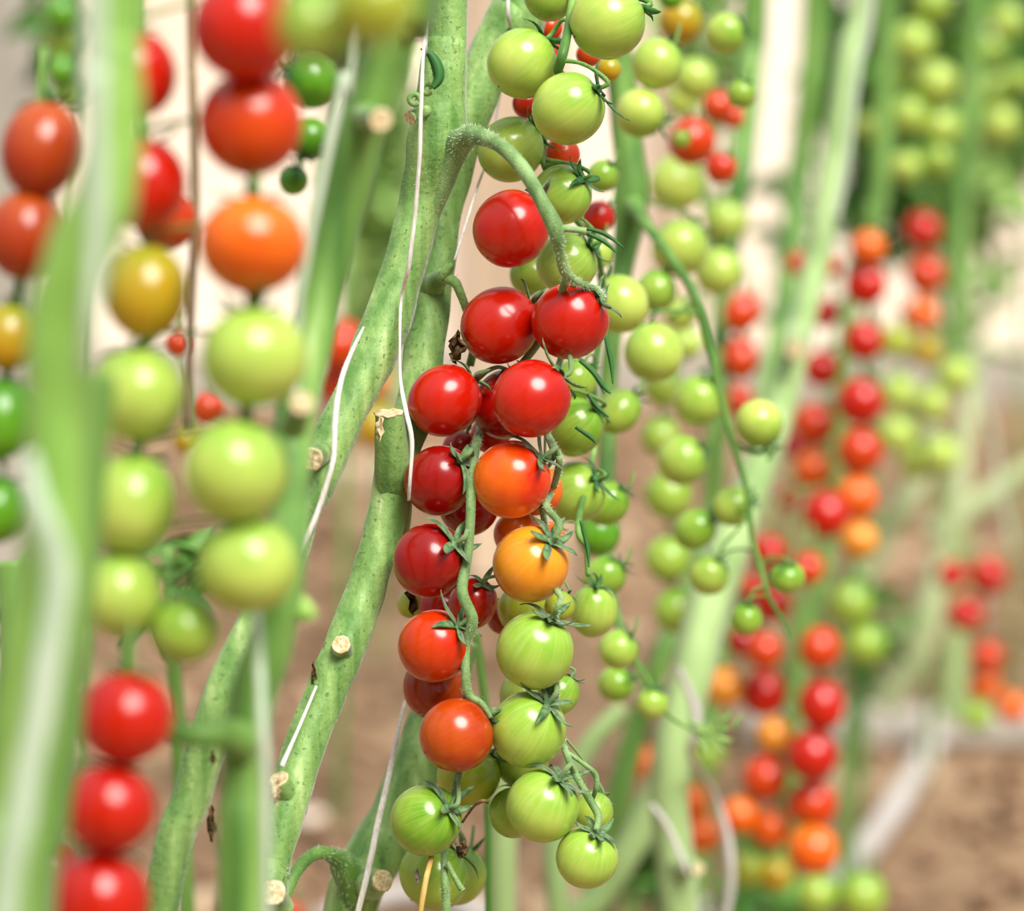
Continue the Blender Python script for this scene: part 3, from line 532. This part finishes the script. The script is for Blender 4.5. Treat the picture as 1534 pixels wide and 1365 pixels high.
cluster('of the right-hand green truss', 'green tomatoes between the two trusses', 1.40, [
 (984, 96, 39, 'P', c(c=(1010, 62), b=1, L='round pale green tomato above a slightly smaller one, right of the top one')),
 (959, 169, 37, 'P', c(c=(990, 182), b=1, L='pale green tomato with a pink withered tip above it')),
 (896, 326, 25, 'R', c(D=1.36, L='red tomato just right of the cut truss stalk')),
 (903, 264, 24, 'G', c(c=(918, 246), D=1.34, L='small green tomato right of the dark curling sepals')),
 (928, 456, 44, 'P', c(c=(905, 425), b=1, D=1.34, L='pale green tomato touching the right edge of the right red one')),
 (983, 436, 31, 'G', c(D=1.44, L='green tomato with shadowed side, right of the pale one behind the red pair')),
 (979, 528, 45, 'P', c(c=(965, 487), b=1, D=1.40, L='round green tomato in the gap right of the red pair, pointed shadow on top')),
 (892, 380, 26, 'P', c(D=1.33, L='pale tomato behind, under the cut truss stalk')),
], 1)
cluster('in the green row behind the ripe truss', 'green tomatoes right behind the ripe truss', 1.30, [
 (862, 570, 32, 'G', c(D=1.27)),
 (860, 640, 44, 'G', c(c=(893, 612), ry=48, D=1.26)),
 (927, 617, 31, 'G', c(c=(948, 590), b=1, ry=40, D=1.38)),
 (860, 738, 42, 'P', c(c=(892, 715), ry=52, D=1.27)),
 (909, 755, 32, 'G', c(c=(935, 730), D=1.36, ry=38)),
 (896, 800, 33, 'K', c(D=1.42)),
 (905, 864, 31, 'G', c(c=(930, 842), D=1.36, ry=36)),
 (889, 915, 36, 'P', c(c=(893, 876), b=0, ry=42, D=1.27)),
 (926, 973, 30, 'P', c(c=(945, 950), D=1.37)),
 (922, 1025, 27, 'G', c(c=(945, 1012), D=1.42)),
 (977, 1054, 24, 'P', c(c=(985, 1032), D=1.42)),
], 1)
cluster('on the long stalk right of centre', 'green tomatoes on the long stalk right of centre', 1.45, [
 (1018, 371, 43, 'P', c(D=1.55)), (1076, 407, 36, 'P', c(D=1.68)), (1046, 600, 38, 'P', c(c=(1066, 570), D=1.5)), (1022, 690, 38, 'P', c(c=(1052, 668), D=1.5)),
 (1137, 634, 36, 'P', c(c=(1150, 668), b=1, D=1.42)), (1098, 759, 30, 'P', c(c=(1124, 748), D=1.44)), (1041, 793, 30, 'G', c(c=(1065, 772), D=1.45, ry=36)), (1062, 862, 30, 'P', c(c=(1078, 836), D=1.45)),
 (1118, 928, 24, 'G', c(c=(1120, 905), D=1.42)), (1179, 865, 27, 'G', c(c=(1176, 845), D=1.42, ry=23)),
], 1)
cluster('in the blurred green string behind the long stalk', 'blurred green tomatoes behind the long stalk', 1.75, [
 (1013, 276, 42, 'P'), (1088, 330, 33, 'P', c(D=2.0)), (1020, 470, 26, 'P', c(D=1.7)), (1028, 515, 24, 'P', c(D=1.8)), (993, 578, 30, 'G'), (990, 655, 30, 'G'), (1001, 742, 36, 'G'), (1000, 838, 34, 'G'), (1013, 916, 34, 'G'), (1086, 868, 28, 'P'),
], 0)
cluster('in the loose mixed cluster at upper right of centre', 'tomatoes in the loose cluster at upper right of centre', 1.6, [
 (1020, 32, 34, 'V', c(D=1.6)), (1087, 50, 31, 'P', c(c=(1115, 42), D=1.48, det=1)), (1111, 141, 22, 'G', c(c=(1120, 122), D=1.45, det=1)), (1040, 118, 32, 'P', c(D=1.75)), (1075, 160, 24, 'O', c(D=1.7)), (1036, 212, 36, 'O', c(D=1.65)), (1021, 208, 14, 'G', c(D=1.52)), (1080, 252, 24, 'O', c(D=1.62, c=(1090, 228))), (1098, 175, 18, 'O', c(D=1.75)), (1005, -6, 20, 'K', c(D=1.5)), (1022, 150, 24, 'P', c(D=1.9)),
], 0)
cluster('of the blurred trio behind the long stalk', 'blurred orange pair behind the long stalk', 1.95, [(1111, 468, 27, 'O', c(ry=34)), (1110, 537, 27, 'O', c(ry=34)), (1105, 600, 24, 'O', c(D=2.1))], 0)
# blurred foreground on the left
cluster('in the big blurred column left of centre', 'blurred tomatoes in the near left column', .86, [
 (366, 42, 78, 'R'), (376, 186, 78, 'O'), (378, 368, 80, 'A', c(ry=72)), (381, 536, 79, 'P', c(ry=74)), (352, 706, 77, 'P', c(ry=76)), (372, 848, 74, 'P', c(ry=72)),
], 0, (0, -1))
cluster('in the blurred column just right of the nearest stem', 'blurred tomatoes right of the nearest stem', .88, [
 (204, 112, 60, 'R', c(ry=66)), (216, 276, 63, 'R', c(ry=68)), (248, 330, 46, 'O', c(D=.97)), (219, 438, 62, 'V', c(ry=72)), (206, 592, 72, 'P', c(ry=70)), (196, 755, 68, 'P', c(ry=76)), (180, 892, 62, 'P'), (277, 946, 51, 'G', c(ry=48)),
], 0, (0, -1))
cluster('in the blurred column at the left edge', 'blurred tomatoes at the left edge', .92, [
 (62, 224, 59, 'B', c(ry=75)), (38, 352, 58, 'B', c(ry=68)), (12, 505, 42, 'V', c(ry=52)), (2, 628, 50, 'K', c(ry=62)), (-6, 765, 46, 'K', c(ry=50)),
], 0, (0, -1))
cluster('in the blurred red column at bottom left', 'blurred red tomatoes at the bottom left', .85, [
 (189, 1076, 71, 'R', c(ry=69)), (164, 1212, 70, 'R', c(ry=66)), (149, 1350, 76, 'R'), (82, 1310, 36, 'R', c(D=.95, ry=50)),
], 0, (0, -1))
cluster('of the close blurred green pair at the top', 'close blurred green pair at the top', .66, [(470, 36, 58, 'G'), (562, 4, 62, 'L')], 0, (0, 1))
cluster('of the small group beside the big red ones, top left', 'small green pair at top left', 1.02, [
 (468, 122, 41, 'K', c(c=(432, 100), det=1)), (465, 208, 32, 'K', c(c=(450, 250), det=1)), (440, 270, 22, 'K', c(c=(445, 252), D=1.04, det=1)),
], 1)
cluster('of the faint far ones between the left stems', 'faint far tomatoes between the left stems', 2.2, [
 (510, 518, 40, 'O'), (500, 575, 30, 'O'), (566, 640, 36, 'V', c(D=2.4)), (266, 515, 20, 'O', c(D=1.6)), (312, 612, 24, 'O', c(D=1.6)), (432, 1372, 22, 'O', c(D=2.0)), (280, 660, 22, 'V', c(D=1.7)), (560, 575, 28, 'A', c(D=2.6)),
], 0)
cluster('in the far string at the top left corner', 'far green tomatoes at the top left corner', 2.0, [(92, 20, 26, 'K'), (90, 62, 26, 'G'), (92, 105, 25, 'K'), (98, 142, 20, 'G')], 0)
# blurred background on the right
cluster('in the right line of the long blurred ripe truss', 'tomatoes in the blurred red truss, right line', 2.1, [
 (1300, 372, 27, 'A'), (1297, 427, 32, 'R'), (1294, 511, 30, 'R'), (1289, 602, 36, 'R'), (1288, 676, 35, 'O'), (1282, 746, 33, 'A'), (1286, 810, 29, 'Y'),
], 0)
cluster('in the left line of the long blurred ripe truss', 'tomatoes in the blurred red truss, left line', 2.15, [
 (1194, 395, 18, 'O'), (1243, 400, 16, 'O'), (1236, 470, 22, 'R'), (1231, 553, 28, 'R'), (1219, 636, 33, 'O'), (1190, 668, 20, 'D', c(D=2.25)), (1218, 704, 30, 'A'), (1237, 771, 36, 'R', c(D=2.05)), (1182, 748, 17, 'D'),
], 0)
cluster('of the small ripe trio near the upper right', 'small ripe cluster near the upper right', 2.5, [(1382, 345, 28, 'R'), (1386, 412, 30, 'O'), (1380, 472, 26, 'A')], 0)
cluster('of the pale green blurred cluster at right', 'pale green blurred cluster at right', 2.5, [
 (1342, 512, 26, 'L'), (1387, 525, 24, 'V'), (1433, 562, 28, 'P'), (1346, 588, 27, 'P'), (1396, 605, 25, 'P'), (1344, 652, 29, 'P'), (1374, 692, 27, 'P'), (1410, 682, 28, 'P'),
], 0)
cluster('in the blurred green string near the top right', 'blurred green string at top right', 2.5, [
 (1396, 6, 30, 'G'), (1368, 64, 32, 'P'), (1402, 124, 32, 'P'), (1348, 112, 22, 'G'), (1362, 172, 28, 'P'), (1408, 190, 30, 'P'), (1358, 250, 24, 'P'), (1405, 240, 24, 'G'), (1300, 190, 20, 'P'),
], 0)
cluster('in the green string at the top right corner', 'blurred green string at the top right edge', 2.9, [(1508, 32, 26, 'P'), (1484, 76, 22, 'G'), (1486, 132, 26, 'P'), (1500, 186, 28, 'P'), (1526, 120, 22, 'G'), (1466, 200, 22, 'G')], 0)
cluster('in the left line of the lower right ripe truss', 'tomatoes in the lower right red truss, left line', 2.0, [
 (1152, 828, 28, 'R'), (1126, 880, 20, 'R'), (1158, 905, 28, 'R'), (1112, 960, 24, 'D'), (1144, 975, 28, 'O', c(D=1.97)), (1084, 1030, 30, 'Y'), (1144, 1038, 35, 'R'), (1160, 1102, 28, 'Y'), (1146, 1166, 34, 'O'), (1108, 1222, 28, 'A'), (1155, 1240, 32, 'A'),
], 0)
cluster('in the right line of the lower right ripe truss', 'tomatoes in the lower right red truss, right line', 1.97, [
 (1210, 852, 25, 'O'), (1228, 971, 31, 'O', c(ry=35)), (1230, 1056, 35, 'R', c(ry=40)), (1216, 1132, 38, 'R'), (1216, 1205, 37, 'O'), (1218, 1274, 38, 'A'),
], 0)
cluster('of the few behind the pale lower stem', 'orange tomatoes behind the pale lower stem', 2.1, [(968, 1144, 26, 'A'), (1036, 1200, 26, 'A'), (1050, 1250, 29, 'A'), (1118, 1302, 26, 'L'), (1162, 1310, 26, 'V'), (1060, 1130, 26, 'G', c(D=2.3))], 0)
cluster('of the few beside the lower right ripe truss', 'green tomatoes beside the lower right red truss', 2.2, [(1274, 905, 34, 'G'), (1297, 966, 31, 'G'), (1225, 1340, 30, 'G', c(D=2.1)), (1292, 1342, 36, 'G', c(D=2.1))], 0)
cluster('of the small cluster at the far right', 'small cluster at the far right', 2.6, [(1426, 862, 23, 'R'), (1481, 862, 29, 'R'), (1446, 920, 27, 'R'), (1478, 984, 25, 'O'), (1474, 1026, 25, 'A'), (1516, 1060, 24, 'A'), (1462, 1073, 24, 'G')], 0)
# small branches for the far clusters are part of the plants above; now settle the fruits so that they touch, not merge
def pos(t): return P(t['x'], t['y'], t['D'])
def rad(t): return (t['r'] + t['ry']) / 2 * t['D'] / F
for it in range(60):
    mv = False
    for i in range(len(T)):
        for j in range(i + 1, len(T)):
            a, b = T[i], T[j]
            if abs(a['x'] - b['x']) > 200 or abs(a['y'] - b['y']) > 200 or abs(a['D'] - b['D']) > .12: continue
            d = (pos(a) - pos(b)).length; s = (rad(a) + rad(b)) * 0.985
            if d < s:
                f = b if (b['D'], j) > (a['D'], i) else a
                f['D'] += 0.0025; mv = True
    if not mv: break
# dark stalk between the upper green fruits
p11 = thing('tomato_plant', 'dark green truss stalk hanging between the upper green tomatoes', 'tomato plant', P(850, -60, 1.2))
branch(p11, 'truss_stalk', [(860, -70, 14, 1.21), (858, 0, 14, 1.21), (850, 50, 14, 1.19), (842, 85, 16, 1.18), (836, 106, 15, 1.19), (845, 112, 8, 1.19)], mat='stemd')
branch(p11, 'truss_stalk', [(838, 95, 12, 1.2), (824, 150, 12, 1.245), (812, 215, 14, 1.235), (816, 250, 10, 1.225), (840, 300, 10, 1.24), (880, 350, 8, 1.26), (895, 372, 7, 1.26)], mat='stemd')
branch(p11, 'pedicel', [(846, 62, 8, 1.195), (832, 62, 7, 1.2), (822, 66, 6, 1.205)], mat='stemd')
branch(p11, 'pedicel', [(820, 240, 7, 1.225), (850, 246, 7, 1.21), (870, 258, 6, 1.20), (874, 270, 6, 1.198)], mat='stemd')
for pts in ([(880, 350), (905, 362), (925, 380)], [(875, 342), (905, 350), (935, 372)], [(905, 500), (915, 540), (918, 575)], [(870, 780), (880, 820), (882, 850)], [(868, 540), (890, 560), (905, 590)], [(893, 560), (905, 580), (915, 590)], [(880, 590), (895, 610), (912, 625)], [(862, 640), (885, 655), (893, 665)]):
    leaflet([(a, b) for a, b in pts], 1.22, [5, 7, 2], 'calyxd', p11, 'small_leaf')
branch(p11, 'truss_stalk', [(895, 372, 8, 1.27), (905, 450, 9, 1.29), (890, 560, 9, 1.29), (892, 660, 9, 1.29), (866, 785, 10, 1.24), (878, 820, 9, 1.24), (881, 862, 8, 1.24)], mat='stemd')
for lab, pth, D_ in (('faint stalk of the orange-red pair far behind the left stems', [(530, 400, 10), (522, 470, 10), (516, 540, 8), (506, 570, 6)], 2.23),
                     ('faint stalk of the yellowish fruit far behind, beside the sawn-off stem', [(590, 500, 8), (582, 590, 8), (572, 620, 6)], 2.42),
                     ('faint stalk of the orange fruit farthest behind the crossing stems', [(575, 470, 8), (570, 540, 7), (563, 560, 5)], 2.62),
                     ('faint stalk of the small fruits seen through the near green columns', [(262, 460, 10), (270, 540, 9), (284, 600, 8), (284, 650, 6)], 1.66),
                     ('faint stalk of the reddish fruit at the very bottom left of centre', [(440, 1320, 8), (436, 1350, 7)], 2.02)):
    th = thing('tomato_truss', lab, 'truss', P(pth[0][0], pth[0][1], D_)); branch(th, 'truss_stalk', pth, D_, 'stemd', 8)
# every blurred truss has its own stalk, running among its fruits
for g in ('blurred tomatoes in the near left column', 'blurred tomatoes right of the nearest stem', 'blurred tomatoes at the left edge', 'blurred red tomatoes at the bottom left', 'blurred green tomatoes behind the long stalk', 'tomatoes in the blurred red truss, right line', 'tomatoes in the blurred red truss, left line', 'small ripe cluster near the upper right', 'pale green blurred cluster at right', 'blurred green string at top right', 'blurred green string at the top right edge', 'tomatoes in the lower right red truss, left line', 'tomatoes in the lower right red truss, right line', 'small cluster at the far right', 'far green tomatoes at the top left corner', 'blurred orange pair behind the long stalk', 'tomatoes in the loose cluster at upper right of centre', 'green tomatoes beside the lower right red truss', 'orange tomatoes behind the pale lower stem'):
    m = sorted([t for t in T if t['g'] == g], key=lambda t: t['y']); Dm = max(t['D'] for t in m)
    q = [(m[0]['x'] + 4, m[0]['y'] - m[0]['r'] * 2.6)]
    for a, b in zip(m, m[1:]): q.append(((a['x'] + b['x']) / 2 + 4, (a['y'] + b['y']) / 2))
    q = [z for i, z in enumerate(q) if i == 0 or z[1] - q[i - 1][1] > 12]
    rr = m[0]['r'] * .16
    th = thing('tomato_truss', 'thin green stalk carrying the ' + g.replace('tomatoes in', 'fruits in').replace('tomatoes', 'fruits'), 'truss', P(q[0][0], q[0][1], Dm))
    branch(th, 'truss_stalk', [(x, y, rr * 2 * .9 ** min(i, 5), Dm + m[0]['r'] * Dm / F * .75) for i, (x, y) in enumerate(q)] if len(q) > 1 else [(q[0][0], q[0][1], rr * 2, Dm), (q[0][0], q[0][1] + 30, rr, Dm)], mat='stemd', sides=8)
rnd = random.Random(11)
for t in T:
    D = t['D']; ctr = pos(t); rx = t['r'] * D / F; ry = t['ry'] * D / F
    if t['c'] and len(t['c']) == 2 and abs(t['c'][0]) < 5:      # near fruits seen from below: calyx up and away
        ax = Vector((rnd.uniform(-.15, .2), 0.35, 1)).normalized()
    elif t['c']:
        u = (t['c'][0] - t['x']) / t['r']; v = -(t['c'][1] - t['y']) / t['ry']; m = math.hypot(u, v)
        if m > .97: u, v = u * .97 / m, v * .97 / m; m = .97
        z = math.sqrt(1 - m * m) * (1 if not t['b'] else -1); ax = (Vector((u, 0, 0)) + UP * v - FW * z).normalized()
    else: ax = Vector((rnd.uniform(-.1, .8), rnd.uniform(.2, .7), rnd.uniform(.5, 1))).normalized()
    hi = t['det'] == 2 or t['r'] > 50
    o = link('cherry_tomato', get_fruit(t['k'], hi)); o.location = ctr
    q = ax.to_track_quat('Z', 'Y') @ Quaternion((0, 0, 1), rnd.uniform(0, 6.28)); o.rotation_mode = 'QUATERNION'; o.rotation_quaternion = q
    ez = abs(ax.dot(UP)); sz = rx + (ry - rx) * ez; sxy = rx if ez > .5 else (rx + ry) / 2
    o.scale = (sxy, sxy, sz); tag(o, t['L'], 'tomato', t['g'])
    Mi = (Matrix.Translation(ctr) @ q.to_matrix().to_4x4() @ Matrix.Diagonal((sxy, sxy, sz, 1))).inverted()
    if t['det'] >= 2 and t['c']:
        cx = link('calyx', HUB[t['sm']], o)
        for k in range(5 + (t['x'] % 2)):
            s = link('sepal', SEP[t['sm']][(k * 2 + int(t['x'])) % 5], cx); s.rotation_euler.z = k * 2 * math.pi / (5 + (t['x'] % 2)) + rnd.uniform(-.2, .2); f = rnd.uniform(.85, 1.25); s.scale = (f, 1.2, 1); s.rotation_euler.y = rnd.uniform(-.16, .10)
    else: link('calyx', FULL[t['sm']], o)
    # pedicel: rises from the calyx and bends back up towards the truss
    a = ctr + ax * sz * 0.98; best = None
    for q_ in STALK:
        d = (q_ - a).length
        if d < rx * 4.2 and q_.z > a.z - rx * 1.0:
            k_ = d + (0 if q_.z > a.z else (a.z - q_.z) * 1.5)
            if best is None or k_ < best[0]: best = (k_, q_)
    L_ = rx * .7; pts_ = [a, a + ax * L_ * .5]
    if best and best[0] > rx * .25:
        q_ = best[1]; mid = pts_[1].lerp(q_, .5) + Vector((0, 0, rx * .18)); v_ = mid - ctr
        if v_.length < rx * 1.2: mid = ctr + v_.normalized() * rx * 1.2
        pts_ += [mid, q_]
    elif best: pts_[1] = a.lerp(best[1], .6) + ax * rx * .05; pts_.append(best[1])
    else: pts_.append(a + ax * L_ * .8 + Vector((0, 0.2, 0.6)).normalized() * rx * .5)
    V, Fs = tube([(v.x, v.y, v.z, rx * (.06, .075, .06, .07)[min(n_, 3)]) for n_, v in enumerate(pts_)], 7, 0, 5, .15, 4)
    link('pedicel', mesh('pedicel', [Mi @ v for v in V], Fs, MT['truss' if t['sm'] == 'calyx' else 'stemd']), o)
# shrivelled flower on the lowest left fruit
V, Fs = scrap(None, 625, 1312, 1.19, 9, seed=31); tag(link('shrivelled_flower', mesh('shrivelled_flower', V, Fs, MT['greywood'])), 'tiny grey shrivelled flower stuck to the lowest left green tomato', 'flower')
# feathery little leaves at the tip of the long green truss
for k in range(16):
    a = k * .37; x0, y0 = 1040 + k * 4, 1096 + 14 * math.sin(k * 1.9)
    leaflet([(x0, y0), (x0 + 14 * math.cos(a * 2), y0 + 12 * math.sin(a * 3)), (x0 + 26 * math.cos(a * 2 + .4), y0 + 24 * math.sin(a * 3 + .3))], 1.42 + .002 * k, [3, 7, 2], 'leafp', p7, 'small_leaf')
# ------------------------------------------------------------------ far foliage
def bush(label, x, y, rx, ry, D, mat, n, ls=0.04, group=None, seed=1):
    rnd = random.Random(seed); c0 = P(x, y, D); base = Vector((c0.x, c0.y, 0)); t = thing('tomato_plant', label, 'tomato plant', base, group)
    V, Fs = tube([(c0.x, c0.y, -.01, .005), (c0.x + .01, c0.y, c0.z * .5, .005), (c0.x, c0.y, c0.z + ry * D / F * .7, .004)], 8); part('main_stem', V, Fs, MT['stemd'], t)
    L = []
    for _ in range(n):
        while True:
            u, v, w_ = (rnd.uniform(-1, 1) for _ in range(3))
            if u * u + v * v + w_ * w_ < 1: break
        p = c0 + Vector((u * rx * D / F, w_ * .12, v * ry * D / F)); s = ls * rnd.uniform(.6, 1.2)
        R = Quaternion((rnd.uniform(-1, 1), rnd.uniform(-1, 1), rnd.uniform(-1, 1)), rnd.uniform(0, 3)).normalized()
        q = [p + R @ (Vector(k) * s) for k in ((0, 0, 0), (.5, .28, .08), (1.1, .2, .0), (1.5, 0, -.2), (1.1, -.2, 0), (.5, -.28, .08), (.8, 0, -.08))]
        L.append((q, [(0, 6, 1), (1, 6, 2), (2, 6, 3), (3, 6, 4), (4, 6, 5), (5, 6, 0)]))
    V, Fs = join(L); part('foliage', V, Fs, MT[mat], t, kind='stuff'); return t
bush('leafy green mass behind the pale clipped stem at top right', 1300, 150, 90, 260, 3.2, 'leaf', 420, seed=1)
bush('light leafy growth under the blurred green string at top right', 1400, 280, 110, 90, 3.3, 'leafp', 220, seed=2)
bush('dark leafy mass near the top right corner', 1440, 120, 80, 240, 3.6, 'leaf', 420, seed=3)
bush('leafy growth filling the top right edge', 1530, 120, 60, 180, 3.9, 'leaf', 260, seed=4)
bush('sparse pale leaves left of the far right tomatoes', 1440, 440, 70, 120, 3.7, 'leafp', 60, seed=5)
bush('leafy growth behind the small green ones beside the lower red truss', 1270, 940, 60, 80, 2.7, 'leaf', 90, .03, seed=6)
bush('yellow-green leafy growth far behind the stems left of centre', 560, 300, 60, 260, 4.2, 'leafp', 520, .045, seed=7)
bush('green leaves behind the close green pair at the top', 500, 40, 110, 90, 3.0, 'leaf', 150, seed=8)
bush('dark leaves at the bottom behind the pale lower stem', 965, 1290, 70, 60, 2.4, 'leaf', 90, .03, seed=9)
bush('dark leaves at the foot of the lower right red truss', 1140, 1330, 70, 50, 2.35, 'leaf', 80, .03, seed=10)
bush('leaves of the far strand at the top left corner', 95, 60, 32, 110, 2.6, 'leaf', 90, .03, seed=11)
bush('leafy growth behind the long green stalk right of centre', 1060, 60, 60, 200, 2.6, 'leafp', 120, .03, seed=12)
bush('dark leafy shade behind the lower end of the near green column', 250, 860, 60, 60, 1.5, 'leaf', 50, .02, seed=13)
bush('green leaves behind the blurred orange pair', 1180, 360, 30, 160, 3.0, 'leaf', 60, .03, seed=14)
bush('dark green leaves at the far left edge below the olive tomato', 20, 900, 30, 60, 1.6, 'leaf', 40, .02, seed=15)
